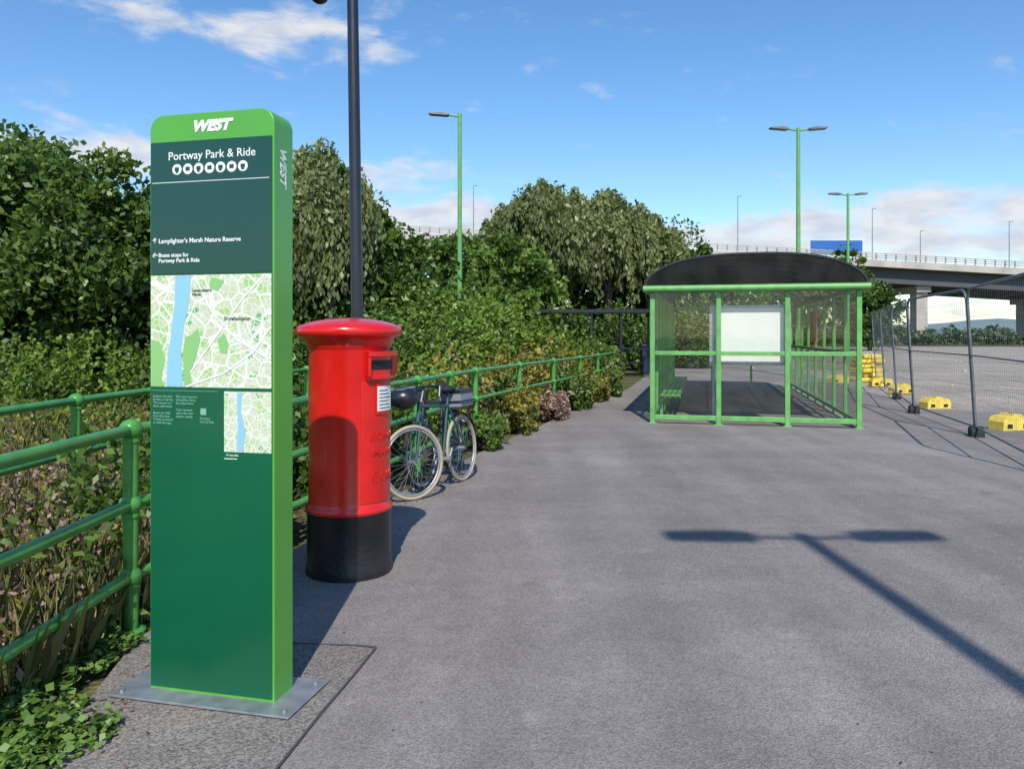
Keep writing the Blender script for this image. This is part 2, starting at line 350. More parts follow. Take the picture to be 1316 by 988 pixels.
def weeds(name,region,n,hmin,hmax,k,size,per=9,spread=.05,straight=.9):
    (x0,x1),(y0,y1)=region
    bx=rng.uniform(x0,x1,n); by=rng.uniform(y0,y1,n)
    dens=np.sin(bx*2.1+by*1.3+size*90)+np.sin(by*2.7-bx*1.1+size*50); keep=dens+rng.normal(0,.8,n)>-.5; bx=bx[keep];by=by[keep];n=len(bx)
    H=rng.uniform(hmin,hmax,n)*(1+.25*np.sin(bx*1.7+by*2.2))
    t=np.tile(np.linspace(.08,1,per),(n,1))+rng.normal(0,.04,(n,per))
    lx=rng.normal(0,.16,n)*H; ly=rng.normal(0,.16,n)*H
    P=np.stack([bx[:,None]+lx[:,None]*t**1.5+rng.normal(0,spread,(n,per)),by[:,None]+ly[:,None]*t**1.5+rng.normal(0,spread,(n,per)),H[:,None]*np.abs(t)],axis=2).reshape(-1,3)
    rn=(rng.normal(.45,.18,n)[:,None]+.15*(t-.5)+rng.normal(0,.1,(n,per))).reshape(-1)
    return P,rn,size,k
def blades(name,bx,by,H,w,k,parent=None,z0=0):
    n=len(bx); a=rng.uniform(0,2*math.pi,n); lx=np.cos(a)*H*rng.uniform(.1,.5,n); ly=np.sin(a)*H*rng.uniform(.1,.5,n)
    wx=-np.sin(a)*w; wy=np.cos(a)*w
    V=np.empty((n,5,3))
    V[:,0]=np.stack([bx-wx,by-wy,np.full(n,z0)],1); V[:,1]=np.stack([bx+wx,by+wy,np.full(n,z0)],1)
    V[:,2]=np.stack([bx+wx*.8+lx*.35,by+wy*.8+ly*.35,z0+H*.6],1); V[:,3]=np.stack([bx+lx,by+ly,z0+H],1); V[:,4]=np.stack([bx-wx*.8+lx*.35,by-wy*.8+ly*.35,z0+H*.6],1)
    me=bpy.data.meshes.new(name); me.vertices.add(5*n); me.vertices.foreach_set('co',V.reshape(-1)); me.loops.add(5*n); me.loops.foreach_set('vertex_index',np.arange(5*n,dtype=np.int32))
    me.polygons.add(n); me.polygons.foreach_set('loop_start',np.arange(0,5*n,5,dtype=np.int32)); me.polygons.foreach_set('loop_total',np.full(n,5,dtype=np.int32))
    at=me.attributes.new('rnd','FLOAT','FACE'); at.data.foreach_set('value',np.clip(rng.normal(.5,.25,n),0,1).astype(np.float32))
    me.materials.append(M[k]); me.update(calc_edges=True); o=bpy.data.objects.new(name,me); COL.objects.link(o)
    if parent: o.parent=parent
    return o

# ------------------------------------------------------------ ground
sheet('ground',[(-1500,-300),(1500,-300),(1500,2500),(-1500,2500)],-.04,'soil')
sheet('gravel_yard',[(8.6,13.2),(70,11),(95,100),(15,100)],-.02,'gravel')
sheet('asphalt_pavement',[(-1.5,-6),(-1.55,2.2),(-1.72,3.0),(-1.88,3.9),(-1.72,4.8),(-1.4,6.1),(-.9,8.2),(-.35,10.3),(.35,12.6),(1.1,15.2),(1.9,17.6),(3.3,22),(5.5,31),(9,46),(15,46),(9.6,22),(8.9,15.5),(20,12),(22,-6)],0,'asphalt')
sheet('pavement_patch',[(-1.55,1.2),(-1.05,1.2),(-.66,3.77),(-1.05,3.83),(-1.86,3.82),(-1.72,3.0),(-1.6,2.2)],.004,'asphalt_patch')
mb=MB(); 
def strip(pts,w,z,k):
    for a,b in zip(pts[:-1],pts[1:]):
        d=Vector((b[0]-a[0],b[1]-a[1])).normalized(); nx,ny=-d.y*w/2,d.x*w/2
        mb.add([(a[0]-nx,a[1]-ny,z),(b[0]-nx,b[1]-ny,z),(b[0]+nx,b[1]+ny,z),(a[0]+nx,a[1]+ny,z)],[(0,1,2,3)],k)
strip([(-1.05,1.2),(-.955,1.8),(-.852,2.5),(-.768,3.1),(-.70,3.5),(-.66,3.77)],.011,.008,'seam')
strip([(-.655,3.775),(-.78,3.80),(-.9,3.808),(-1.1,3.828),(-1.3,3.826),(-1.84,3.825)],.010,.0085,'seam')
mb.build('pavement_seam')
e=MB()
for i in range(45):
    x=random.uniform(10,34);y=random.uniform(16,45); r=random.uniform(.03,.10)
    e.ball((x,y,0),r,'concrete',7,5,(1,random.uniform(.6,1.2),.6))
e.build('loose_stones')

# ------------------------------------------------------------ wayfinding sign
W,H,D=.588,2.45,.15
def zz(z): return 1.777+(z-1.775)*1.065 if z>1.775 else z
ps=empty('wayfinding_sign',(-1.543,3.319,0),math.radians(-13.65))
def rrect(x0,x1,z0,z1,r,seg=8):
    p=[(x0,z0),(x1,z0)]
    for i in range(seg+1):
        a=math.pi/2*i/seg; p.append((x1-r+r*math.cos(a),z1-r+r*math.sin(a)))
    for i in range(seg+1):
        a=math.pi/2+math.pi/2*i/seg; p.append((x0+r+r*math.cos(a),z1-r+r*math.sin(a)))
    return p
b=MB(); b.prism(rrect(0,W,.012,H,.065),0,D,'g_bright'); o=b.build('casing',bevel=.004); o.parent=ps
b=MB(); b.box((.006,-.004,1.775),(W-.008,0.001,zz(2.298)),'g_teal'); b.box((.006,-.004,.03),(W-.008,0.001,1.772),'g_panel')
o=b.build('front_panel',bevel=.001); o.parent=ps
b=MB(); b.box((-.13,-.10,.009),(W+.12,D+.09,.019),'steel')
for xx in (-.09,W+.08):
    for yy in (-.06,D+.05): b.tube((xx,yy,.018),(xx,yy,.028),.012,'steel',n=6)
o=b.build('base_plate',bevel=.003); o.parent=ps
b=MB(); b.box((.008,-.0055,1.30),(W-.01,-.003,1.77),'map'); b.box((.36,-.0055,1.035),(.578,-.003,1.285),'map2')
o=b.build('map_board'); o.parent=ps
def flat(mb,pts,y,k): mb.add([(x,y,z) for x,z in pts],[tuple(range(len(pts)))],k)
b=MB()
flat(b,[(.128,1.769),(.205,1.769),(.195,1.66),(.17,1.55),(.155,1.45),(.165,1.302),(.085,1.302),(.09,1.42),(.11,1.54),(.125,1.65)],-.0065,'river')
flat(b,[(.206,1.52),(.235,1.545),(.25,1.5),(.225,1.42),(.20,1.36),(.21,1.302),(.172,1.302),(.165,1.45),(.176,1.51)],-.0068,'park')
flat(b,[(.01,1.5),(.05,1.49),(.08,1.42),(.06,1.34),(.075,1.302),(.01,1.302)],-.0066,'park')
flat(b,[(.3,1.76),(.36,1.745),(.33,1.70),(.29,1.72)],-.0069,'park')
flat(b,[(.33,1.50),(.36,1.525),(.385,1.48),(.37,1.44),(.34,1.45)],-.0069,'park')
for p in ([(.2,1.36),(.33,1.52),(.44,1.66),(.55,1.768)],[(.22,1.768),(.30,1.62),(.42,1.5),(.57,1.42)],[(.18,1.302),(.36,1.36),(.5,1.45),(.575,1.55)]):
    for q,r in zip(p[:-1],p[1:]): b.bar((q[0],-.0072,q[1]),(r[0],-.0072,r[1]),.0012,.006,'white')
flat(b,[(.42,1.28),(.445,1.28),(.44,1.2),(.46,1.12),(.45,1.04),(.42,1.04),(.425,1.15)],-.0065,'river')
iz=zz(2.187)
for i in range(7):
    cx=.135+i*.052; b.tube((cx,-.0035,iz),(cx,-.0052,iz),.0225,'white',n=20)
    b.box((cx-.010,-.0065,iz-.007),(cx+.010,-.0045,iz+.009),'g_teal')
    if i%2==0: b.box((cx-.006,-.0066,iz-.015),(cx+.006,-.0046,iz-.0085),'g_teal')
b.box((.015,-.0052,zz(2.1355)),(W-.02,-.0035,zz(2.138)),'white')
b.box((.015,-.0052,1.283),(.33,-.0035,1.2845),'pale')
b.box((.248,-.0055,1.185),(.275,-.0035,1.212),'pale')
b.box((.36,-.0052,1.005),(.42,-.0035,1.008),'white')
o=b.build('printed_graphics'); o.parent=ps
para='\n'.join(['Explore the area','by bike or by bus.','The reserve is a','short walk away.','','Buses run daily','from this stop.','Tickets on board','or with the app.'])
text('information_text',para,ps,(.018,-.0045,1.255),.014,'pale'); 
para2='\n'.join(['Plan your journey:','timetables, fares,','live departures','','Train services','call at the new','station nearby'])
text('journey_text',para2,ps,(.130,-.0045,1.255),.014,'pale')
text('logo_text','WEST',ps,(W/2,-.0015,2.372),.062,'white',align='CENTER',shear=.3,sx=1.1,bold=.0035)
b=MB(); b.bar((.305,-.0022,2.401),(.40,-.0022,2.409),.001,.008,'white'); o=b.build('logo_swoosh'); o.parent=ps
text('title_text','Portway Park & Ride',ps,(W/2+.005,-.0045,zz(2.225)),.049,'white',align='CENTER',bold=.0002,sx=1.0)
text('direction_text','Lamplighter\'s Marsh Nature Reserve',ps,(.045,-.0045,zz(1.897)),.0265,'white',bold=.0004)
text('stop_text','Buses stops for\nPortway Park & Ride',ps,(.045,-.0045,zz(1.842)),.0235,'white',bold=.0004)
text('arrow_text','↑\n\n←',ps,(.015,-.0045,zz(1.897)),.03,'white',bold=.001)
text('qr_text','Portway\nPark & Ride',ps,(.245,-.0045,1.165),.014,'pale')
text('map_caption','Lamplighter\'s\nMarsh',ps,(.21,-.0075,1.7),.017,'g_teal')
text('map_caption_b','Shirehampton',ps,(.36,-.0075,1.58),.022,'g_teal')
text('inset_caption','© map data',ps,(.37,-.0045,1.018),.012,'white')
text('side_logo','WEST',ps,(W+.0012,.05,2.30),.062,'white',rot=(0,math.pi/2,0),shear=.3,bold=.002)

# ------------------------------------------------------------ post box
pb=empty('post_box',(-1.053,5.04,0),0)
b=MB(); b.lathe([(.275,0),(.275,.05),(.268,.07),(.266,.37),(.272,.385),(.272,.40)],'redblack'); o=b.build('plinth'); o.parent=pb
b=MB(); b.lathe([(.272,.40),(.278,.41),(.278,.425),(.262,.44),(.258,.46),(.257,1.42),(.262,1.435),(.272,1.445),(.272,1.46),(.285,1.475),(.29,1.495),(.315,1.505),(.332,1.515),(.340,1.53),(.340,1.553),(.332,1.568),(.31,1.58),(.24,1.603),(.15,1.62),(.06,1.628),(0.001,1.63)],'red')
o=b.build('body'); o.parent=pb
fa=math.radians(-22)
def arc_panel(b,a0,a1,z0,z1,R,k,n=16,Ri=.25):
    vs=[];fs=[]
    for i in range(n+1):
        a=a0+(a1-a0)*i/n
        for r,z in ((R,z0),(R,z1),(Ri,z1),(Ri,z0)): vs.append((r*math.cos(a),r*math.sin(a),z))
    for i in range(n):
        for j in range(4): fs.append((4*i+j,4*i+(j+1)%4,4*i+4+(j+1)%4,4*i+4+j))
    fs+= [(0,1,2,3),(4*n+3,4*n+2,4*n+1,4*n)]
    b.add(vs,fs,k,False)
b=MB()
arc_panel(b,fa-.72,fa+.72,.47,1.22,.262,'red')
arc_panel(b,fa-.55,fa+.55,1.235,1.40,.272,'red')
arc_panel(b,fa-.60,fa+.60,1.385,1.415,.315,'red')
arc_panel(b,fa-.60,fa-.54,1.26,1.384,.31,'red'); arc_panel(b,fa+.54,fa+.60,1.26,1.384,.31,'red')
arc_panel(b,fa-.48,fa+.48,1.30,1.36,.274,'dark')
arc_panel(b,fa-.60,fa+.60,1.243,1.258,.295,'red')
arc_panel(b,fa-.34,fa+.34,1.02,1.215,.270,'red'); arc_panel(b,fa-.29,fa+.29,1.04,1.195,.2725,'white')
for i in range(6): arc_panel(b,fa-.24,fa+.2-.05*(i%3),1.055+i*.022,1.061+i*.022,.2735,'dark',n=8)
arc_panel(b,fa+.5,fa+.58,.95,1.0,.27,'steel')
o=b.build('door_and_aperture',bevel=.003); o.parent=pb
def arc_text(nm,s,z,sz,sp):
    for i,ch in enumerate(s):
        if ch==' ': continue
        a=fa+(i-(len(s)-1)/2)*sp
        text(nm,ch,pb,(math.cos(a)*.262,math.sin(a)*.262,z),sz,'red',rot=(math.pi/2,0,a+math.pi/2),align='CENTER',ext=.004,bold=.001)
arc_text('lettering_royal','ROYAL',.86,.07,.2); arc_text('lettering_mail','MAIL',.76,.07,.2); arc_text('cypher','EIIR',.60,.10,.22)

# ------------------------------------------------------------ railings
def railing(name,pts,hs=(.275,.645,1.03),post_r=.038,rail_r=.029,post_at=None,inter=None):
    b=MB()
    for z in hs: b.path([(x,y,z) for x,y in pts],rail_r,'g_rail',n=12)
    pp=post_at or pts
    for x,y in pp:
        b.tube((x,y,-.1),(x,y,1.03),post_r,'g_rail',n=14)
        b.lathe([(.075,0),(.075,.012),(.045,.02)],'g_rail',n=16,c=(x,y,-.01))
        for z in hs:
            b.ball((x,y,z),.058,'g_rail',14,8,(1,1,.95))
            b.tube((x,y,z-.062),(x,y,z-.045),.046,'g_rail',n=14)
    return b.build(name)
F1=[(-1.99,-2.0),(-1.97,4.02),(-1.52,6.0),(-1.02,8.4),(-.5,10.6),(.12,12.6),(.78,14.6),(1.45,16.6),(2.05,18.6),(2.6,20.5)]
railing('metal_railing',F1,post_at=[(-1.98,.9)]+F1[1:2]+[(-1.74,5.0)]+F1[2:3]+[(-1.27,7.2)]+F1[3:4]+[(-.76,9.5)]+F1[4:])
railing('metal_railing',[(-3.35,-1),(-3.28,3.0),(-3.25,5.8),(-3.05,8.4),(-2.9,11)],post_at=[(-3.28,3.0),(-3.25,5.8),(-3.05,8.4),(-2.9,11)])

# ------------------------------------------------------------ black camera pole
b=MB(); x,y=-1.245,6.38; lx=-.065
def pp(z): return (x+lx*z/4.5,y,z)
b.tube(pp(0),pp(1.2),.075,'black',n=16); b.tube(pp(1.2),pp(1.35),.075,'black',.052,n=16); b.tube(pp(1.35),pp(6.2),.052,'black',.042,n=16)
X=pp(4.42)[0]
b.tube((X,y,4.42),(X-.27,y,4.42),.022,'black'); b.tube((X-.27,y,4.43),(X-.27,y,4.36),.05,'black'); b.tube((X-.27,y,4.36),(X-.27,y,4.30),.085,'black',.08); b.ball((X-.27,y,4.30),.078,'black',16,8,(1,1,.9))
X=pp(6.2)[0]; b.tube((X,y,6.2),(X,y,6.25),.06,'black'); b.box((X-.05,y-.5,6.05),(X+.05,y-.1,6.15),'black')
b.build('security_camera_pole')

# ------------------------------------------------------------ street lamps
def lamp(x,y,h=8.85,double=True,rz=0,single_dir=-1):
    e=empty('street_lamp',(x,y,0),rz); b=MB()
    b.tube((0,0,0),(0,0,1.6),.10,'g_lamp',n=16); b.tube((0,0,1.6),(0,0,1.75),.10,'g_lamp',.075,n=16); b.tube((0,0,1.75),(0,0,h),.085,'g_lamp',.065,n=16)
    b.tube((0,0,h-.02),(0,0,h+.1),.07,'g_lamp',n=12)
    o=b.build('column'); o.parent=e; b=MB()
    for sg in ((-1,1) if double else (single_dir,)):
        b.tube((0,0,h),(sg*.42,0,h+.06),.032,'g_lamp',n=10)
        x0,x1=.36,1.05
        pr=[(x0,h+.03),(x0+.1,h+.015),(x1-.08,h+.055),(x1,h+.09),(x1-.06,h+.125),(x0+.2,h+.14),(x0,h+.09)]
        pr=[(sg*a,c) for a,c in pr]
        b.prism(pr,-.13,.13,'fence_steel')
    o=b.build('luminaires',bevel=.015); o.parent=e
lamp(2.27,-3.05); lamp(-1.76,26.2,double=False); lamp(10.3,28); lamp(17.7,41)

# ------------------------------------------------------------ shelter
sh=empty('bus_shelter',(2.42,13.4,0),math.radians(-13.8)); SW,SL=3.3,10.0
b=MB(); g='g_shelter'
for i in range(4):
    x=SW*i/3
    b.box((x-.04,-.04,0),(x+.04,.04,2.24),g)
    b.box((x-.07,-.07,0),(x+.07,.07,.012),g)
for i in range(3):
    x0=SW*i/3+.041; x1=SW*(i+1)/3-.041
    for z0,z1,t in ((.07,.15,.03),(1.17,1.24,.025)): b.box((x0,-t,z0),(x1,t,z1),g)
nb=8
for sx in (0,SW):
    for j in range(1,nb+1):
        y=SL*j/nb; b.box((sx-.03,y-.03,0),(sx+.03,y+.03,2.24),g)
    for j in range(nb):
        y0=SL*j/nb+.042; y1=SL*(j+1)/nb-.032
        for z0,z1 in ((.07,.14),(1.17,1.23)): b.box((sx-.022,y0,z0),(sx+.022,y1,z1),g)
for i in (1,2): b.box((SW*i/3-.03,SL-.03,0),(SW*i/3+.03,SL+.03,2.24),g)
b.box((-.14,-.12,2.243),(SW+.14,.06,2.33),g); b.box((-.14,SL-.06,2.243),(SW+.14,SL+.12,2.33),g)
b.box((-.14,.062,2.25),(-.0,SL-.062,2.33),g); b.box((SW,.062,2.25),(SW+.14,SL-.062,2.33),g)
b.tube((-.15,-.13,2.30),(SW+.15,-.13,2.30),.055,g,n=12)
o=b.build('frame',bevel=.006); o.parent=sh
def arch(t): return .54*max(0,(1-abs(t)**2.7))**.52
NS=28
ts=[-math.cos(math.pi*i/NS) for i in range(NS+1)]
prof=[(SW/2+t*(SW/2+.12),2.332+arch(t)) for t in ts]
b=MB(); vs=[(x,-.1,z) for x,z in prof]+[(x,SL+.1,z) for x,z in prof]
b.add(vs,[(i,i+1,i+NS+2,i+NS+1) for i in range(NS)],'roofglass',True)
b.add([(x,-.1,z) for x,z in prof],[tuple(range(NS+1))],'roofglass')
o=b.build('roof_glazing'); o.parent=sh
b=MB()
for j in range(nb+1):
    y=-.1+(SL+.2)*j/nb
    for i in range(NS):
        p,q=prof[i],prof[i+1]; b.bar((p[0],y,p[1]-.0),(q[0],y,q[1]-.0),.05,.03,'black')
for t in (-6,0,6):
    p=prof[NS//2+t]; b.bar((p[0],-.07,p[1]+.0),(p[0],SL+.07,p[1]+.0),.03,.02,'black')
o=b.build('roof_ribs'); o.parent=sh
b=MB()
for i in range(3):
    for z0,z1 in ((.15,1.17),(1.24,2.24)):
        xa,xb=SW*i/3+.042,SW*(i+1)/3-.042; b.add([(xa,0,z0),(xb,0,z0),(xb,0,z1),(xa,0,z1)],[(0,1,2,3)],'glass')
for sx in (0,SW):
    for j in range(nb):
        for z0,z1 in ((.14,1.17),(1.23,2.25)):
            if sx==0 and j in (5,6): continue
            ya,yb=SL*j/nb+.043,SL*(j+1)/nb-.033; b.add([(sx,ya,z0),(sx,yb,z0),(sx,yb,z1),(sx,ya,z1)],[(0,1,2,3)],'glass')
o=b.build('glazing'); o.parent=sh
b=MB()
for k_ in range(4): b.box((.12+k_*.09,.25,.45),(.19+k_*.09,SL-3.5,.47),'g_shelter')
for j in range(5): b.box((.1,.5+j*1.4,.0),(.15,.55+j*1.4,.448),'g_shelter'); b.box((.1,.5+j*1.4,.40),(.46,.55+j*1.4,.448),'g_shelter')
o=b.build('bench'); o.parent=sh
b=MB(); b.box((.95,.20,1.0),(2.28,.25,2.02),'steel'); b.box((1.06,.190,1.05),(2.16,.198,1.97),'whiteboard')
for xx in (1.0,2.18): b.box((xx,.2,0),(xx+.05,.245,.999),'steel')
o=b.build('notice_board'); o.parent=sh
b=MB()
for (x0,z0,x1,z1) in ((0,0,.06,.75),(.6,0,.66,.75),(.06,.0,.6,.06),(.06,.69,.6,.75),(.06,.36,.6,.4)): b.box((SW-.1,4.5+x0,1.3+z0),(SW-.05,4.5+x1,1.3+z1),'orange')
o=b.build('timetable_frame'); o.parent=sh
e=empty('dark_bus_shelter',(.75,28,0),math.radians(-6)); b=MB()
for i in range(5): b.box((i*1.05-.04,-.04,0),(i*1.05+.04,.04,2.3),'black'); b.box((i*1.05-.04,1.46,0),(i*1.05+.04,1.54,2.3),'black')
b.box((-.2,-.2,2.3),(4.4,1.7,2.42),'black'); b.box((-.03,-.02,1.0),(4.2,.02,1.07),'black'); b.box((.1,1.2,.45),(4.0,1.45,.5),'black')
o=b.build('frame'); o.parent=e
b=MB(); b.box((5.2,31,0.0),(5.95,31.6,1.05),'navy'); b.box((5.15,30.95,1.05),(6.0,31.65,1.12),'navy'); b.box((5.3,30.985,.55),(5.85,31,.95),'black'); b.build('litter_bin',bevel=.03)

# ------------------------------------------------------------ temporary fence
def panel(p,q,h=2.2,lean=.06):
    p=Vector((p[0],p[1],0));q=Vector((q[0],q[1],0));u=(q-p);Ln=u.length;u.normalize();nn=Vector((-u.y,u.x,0))
    b=MB(); 
    def pt(s,z): return p+u*s+nn*(lean*z)+Vector((0,0,z))
    r=.021;c=.22;z0=.14
    pts=[pt(.03,0.03),pt(.03,h-c)]
    for i in range(1,6):
        a=math.pi/2*i/5; pts.append(pt(.03+c-c*math.cos(a),h-c+c*math.sin(a)))
    pts2=[pt(Ln-.03,0.03),pt(Ln-.03,h-c)]
    for i in range(1,6):
        a=math.pi/2*i/5; pts2.append(pt(Ln-.03-c+c*math.cos(a),h-c+c*math.sin(a)))
    b.path(pts+pts2[::-1],r,'fence_steel',n=8)
    b.tube(pt(.03,z0),pt(Ln-.03,z0),.015,'fence_steel',n=8); b.tube(pt(.03,h*.55),pt(Ln-.03,h*.55),.012,'fence_steel',n=6)
    k=int((Ln-.1)/.1)
    for i in range(1,k):
        s=.03+i*(Ln-.06)/k; b.tube(pt(s,z0),pt(s,h-.03),.0014,'fence_steel',n=3,caps=False)
    for i in range(1,10): b.tube(pt(.03,z0+i*(h-z0)/10),pt(Ln-.03,z0+i*(h-z0)/10),.0014,'fence_steel',n=3,caps=False)
    return b.build('temporary_fence')
FP=[(4.75,5.1),(5.75,8.35),(6.95,11.65),(7.8,15.1),(9.1,18.4),(10.4,21.7),(11.7,25.0)]
for a,c in zip(FP[1:-1],FP[2:]): panel(a,c)
def foot(x,y,rz,k='yellow',s=1):
    e=empty('fence_foot_block',(x,y,0),rz); e.scale=(s,s,s); b=MB()
    b.prism([(-.33,0),(.33,0),(.33,.16),(.27,.25),(.10,.27),(.10,.3),(-.10,.3),(-.10,.27),(-.27,.25),(-.33,.16)],-.17,.17,k)
    for q in (-.18,.18): b.box((q-.06,-.176,.04),(q+.06,-.171,.12),'dark')
    b.tube((0,0,.301),(0,0,.305),.04,'dark')
    o=b.build('block',bevel=.03); o.parent=e
foot(6.95,11.65,1.2,'rubber',.5); foot(7.8,15.1,1.2,'rubber',.5); foot(9.1,18.4,1.2,'rubber',.5)
for x,y,r,s in ((8.0,12.5,.25,.85),(8.75,16.1,.15,.8),(10.1,20.2,.3,.85),(10.9,23.0,-.1,.9),(10.3,24.6,.3,.9)): foot(x,y,r,'yellow',s)
e=empty('stack_of_barrier_feet',(11.6,25.5,0),.3); b=MB()
for j in range(6):
    for i in range(2): 
        b.T=Matrix.Translation((i*.42-.2+random.uniform(-.09,.09),random.uniform(-.09,.09),j*.15))@Matrix.Rotation(random.uniform(-.25,.25),4,'Z'); b.box((-.2,-.3,0),(.2,.3,.13),'yellow')
o=b.build('blocks',bevel=.03); o.parent=e

# ------------------------------------------------------------ bicycles
def bicycle(x,y,ang,lean,steer,frame,bag,tyre,sc=1.0):
    e=empty('bicycle',(x,y,0)); e.rotation_euler=(0,0,0)
    R=.345; wb=1.03
    T=Matrix.Translation((x,y,0))@Matrix.Rotation(ang,4,'Z')@Matrix.Rotation(lean,4,'X')
    e.matrix_world=T
    b=MB(); Xf=Vector((0,0,R)); Xr=Vector((-wb,0,R))
    sd=Vector((math.cos(steer),math.sin(steer),0))
    def wheel(c,X,nm):
        b=MB(); b.torus(c,R-.018,.018,tyre,X=X); b.torus(c,R-.045,.011,'steel',X=X,m=6)
        ax=Vector(X).cross(Vector((0,0,1)))
        b.tube(Vector(c)-ax*.05,Vector(c)+ax*.05,.02,'steel')
        for i in range(28):
            a=2*math.pi*i/28; d=Vector(X)*math.cos(a)+Vector((0,0,1))*math.sin(a); b.tube(Vector(c)+ax*(.03 if i%2 else -.03),Vector(c)+d*(R-.045),.0012,'steel',n=4,caps=False)
        o=b.build(nm); o.parent=e
    wheel(Xf,sd,'front_wheel'); wheel(Xr,(1,0,0),'rear_wheel')
    head=Vector((-.16,0,.78)); headt=Vector((-.2,0,.92)); bb=Vector((-.60,0,.29)); seat=Vector((-.77,0,.80)); st=Vector((-.80,0,.93))
    ns=sd.cross(Vector((0,0,1)))
    for s in (-.05,.05):
        b.tube(Xf+ns*s,Vector((-.13,0,.70))+ns*s,.011,frame); b.tube(Xr+Vector((0,s,0)),bb+Vector((0,s*.6,0)),.010,frame); b.tube(Xr+Vector((0,s,0)),seat+Vector((0,s*.4,-.03)),.009,frame)
    b.tube(Vector((-.13,0,.70))-ns*.06,Vector((-.13,0,.70))+ns*.06,.014,frame)
    b.tube(Vector((-.13,0,.68)),headt,.018,frame); b.tube(head,bb,.018,frame); b.tube(head+Vector((-.01,0,.07)),seat,.016,frame); b.tube(bb,st,.015,frame)
    o=b.build('frame'); o.parent=e
    b=MB(); top=headt+Vector((-.02,0,.08)); b.tube(headt,top,.014,'black')
    stem=top+sd*.07; b.tube(top,stem,.014,'black'); hl=stem+ns*.26; hr=stem-ns*.26; b.tube(hl,hr,.012,'black')
    for h,s in ((hl,1),(hr,-1)):
        b.path([h,h+sd*.06+ns*s*.01,h+sd*.085-Vector((0,0,.06)),h+sd*.04-Vector((0,0,.12))],.014,'rubber',n=8)
        b.tube(h+sd*.08,h+sd*.11-Vector((0,0,.1)),.008,'steel')
    o=b.build('handlebars'); o.parent=e
    b=MB(); b.ball(st+Vector((0,0,.04)),.12,'rubber',14,8,(1.1,.55,.3)); b.ball(st+Vector((.12,0,.04)),.06,'rubber',10,6,(1.3,.45,.4)); o=b.build('saddle'); o.parent=e
    b=MB(); b.torus(bb+Vector((0,-.05,0)),.09,.006,'steel',X=(1,0,0),m=4); b.tube(bb+Vector((0,-.07,0)),bb+Vector((.1,-.07,-.13)),.01,'steel'); b.box(tuple(bb+Vector((.05,-.16,-.145))),tuple(bb+Vector((.15,-.07,-.12))),'black')
    b.tube(bb+Vector((0,.07,0)),bb+Vector((-.1,.07,.13)),.01,'steel'); b.box(tuple(bb+Vector((-.15,.07,.12))),tuple(bb+Vector((-.05,.16,.145))),'black')
    b.bar(bb+Vector((0,-.05,.09)),Xr+Vector((0,-.05,.03)),.005,.008,'dark'); b.bar(bb+Vector((0,-.05,-.09)),Xr+Vector((0,-.05,-.03)),.005,.008,'dark')
    b.tube(bb+Vector((0,-.08,0)),bb+Vector((0,.08,0)),.025,'steel')
    b.bar(seat+Vector((-.03,0,-.03)),Xr+Vector((-.12,0,R+.06)),.1,.012,'black')
    for s in (-.06,.06): b.tube(Xr+Vector((0,s,0)),Xr+Vector((-.1,s,R+.05)),.006,'black',n=6)
    for i in range(10):
        a0=math.radians(60+i*11);a1=math.radians(71+i*11)
        b.bar(Xr+Vector((math.cos(a0),0,math.sin(a0)))*(R+.02),Xr+Vector((math.cos(a1),0,math.sin(a1)))*(R+.02),.045,.006,'black')
    o=b.build('drivetrain_and_rack'); o.parent=e
    if bag:
        b=MB(); c=Vector((-.98,0,.86)); b.box((c.x-.15,-.12,c.z-.08),(c.x+.14,.12,c.z+.08),'bag'); b.box((c.x-.16,-.13,c.z+.06),(c.x+.15,.13,c.z+.095),'black'); b.box((c.x-.17,-.14,c.z-.03),(c.x+.16,.14,c.z-.015),'black'); o=b.build('rack_bag',bevel=.03); o.parent=e
        b=MB(); c=stem+sd*.12+Vector((0,0,-.06)); b.ball(c,.135,'black',18,10,(1.1,1.1,.8)); 
        for i in range(-2,3): b.bar(c+ns*i*.04+Vector((0,0,.095))+sd*-.08,c+ns*i*.04+Vector((0,0,.08))+sd*.1,.012,.012,'bag')
        b.tube(c+Vector((0,.05,-.02)),c+Vector((0,.02,-.25)),.004,'black',n=5)
        o=b.build('hanging_helmet'); o.parent=e
bicycle(-.89,7.15,math.radians(-112),math.radians(4),math.radians(-26),'teal_bike',True,'rust_tyre')
bicycle(-.86,7.62,math.radians(-103),math.radians(5),math.radians(-8),'black',False,'rubber')

# ------------------------------------------------------------ motorway bridge
A=Vector((-60,150,23.4)); B=Vector((170,150,10.2))
e=empty('motorway_bridge'); b=MB()
def bp(t,dy,dz): p=A.lerp(B,t); return Vector((p.x,p.y+dy,p.z+dz))
n=24
for i in range(n):
    t0=i/n;t1=(i+1)/n
    def quadbox(dy0,dy1,dz0,dz1,k):
        vs=[bp(t0,dy0,dz0),bp(t0,dy1,dz0),bp(t0,dy1,dz1),bp(t0,dy0,dz1),bp(t1,dy0,dz0),bp(t1,dy1,dz0),bp(t1,dy1,dz1),bp(t1,dy0,dz1)]
        b.add(vs,[(0,1,2,3),(7,6,5,4),(0,4,5,1),(1,5,6,2),(2,6,7,3),(3,7,4,0)],k)
    quadbox(0,28,-1.3,-.0,'concrete'); quadbox(2,26,-4.2,-1.32,'underdeck')
o=b.build('deck'); o.parent=e
b=MB()
for i in range(120):
    t=i/120; p=bp(t,.3,0); b.box((p.x-.12,p.y-.1,p.z),(p.x+.12,p.y+.1,p.z+1.3),'concrete')
for z in (.5,.9,1.3): b.bar(bp(0,.3,z),bp(1,.3,z),.2,.16,'concrete')
o=b.build('parapet'); o.parent=e
b=MB()
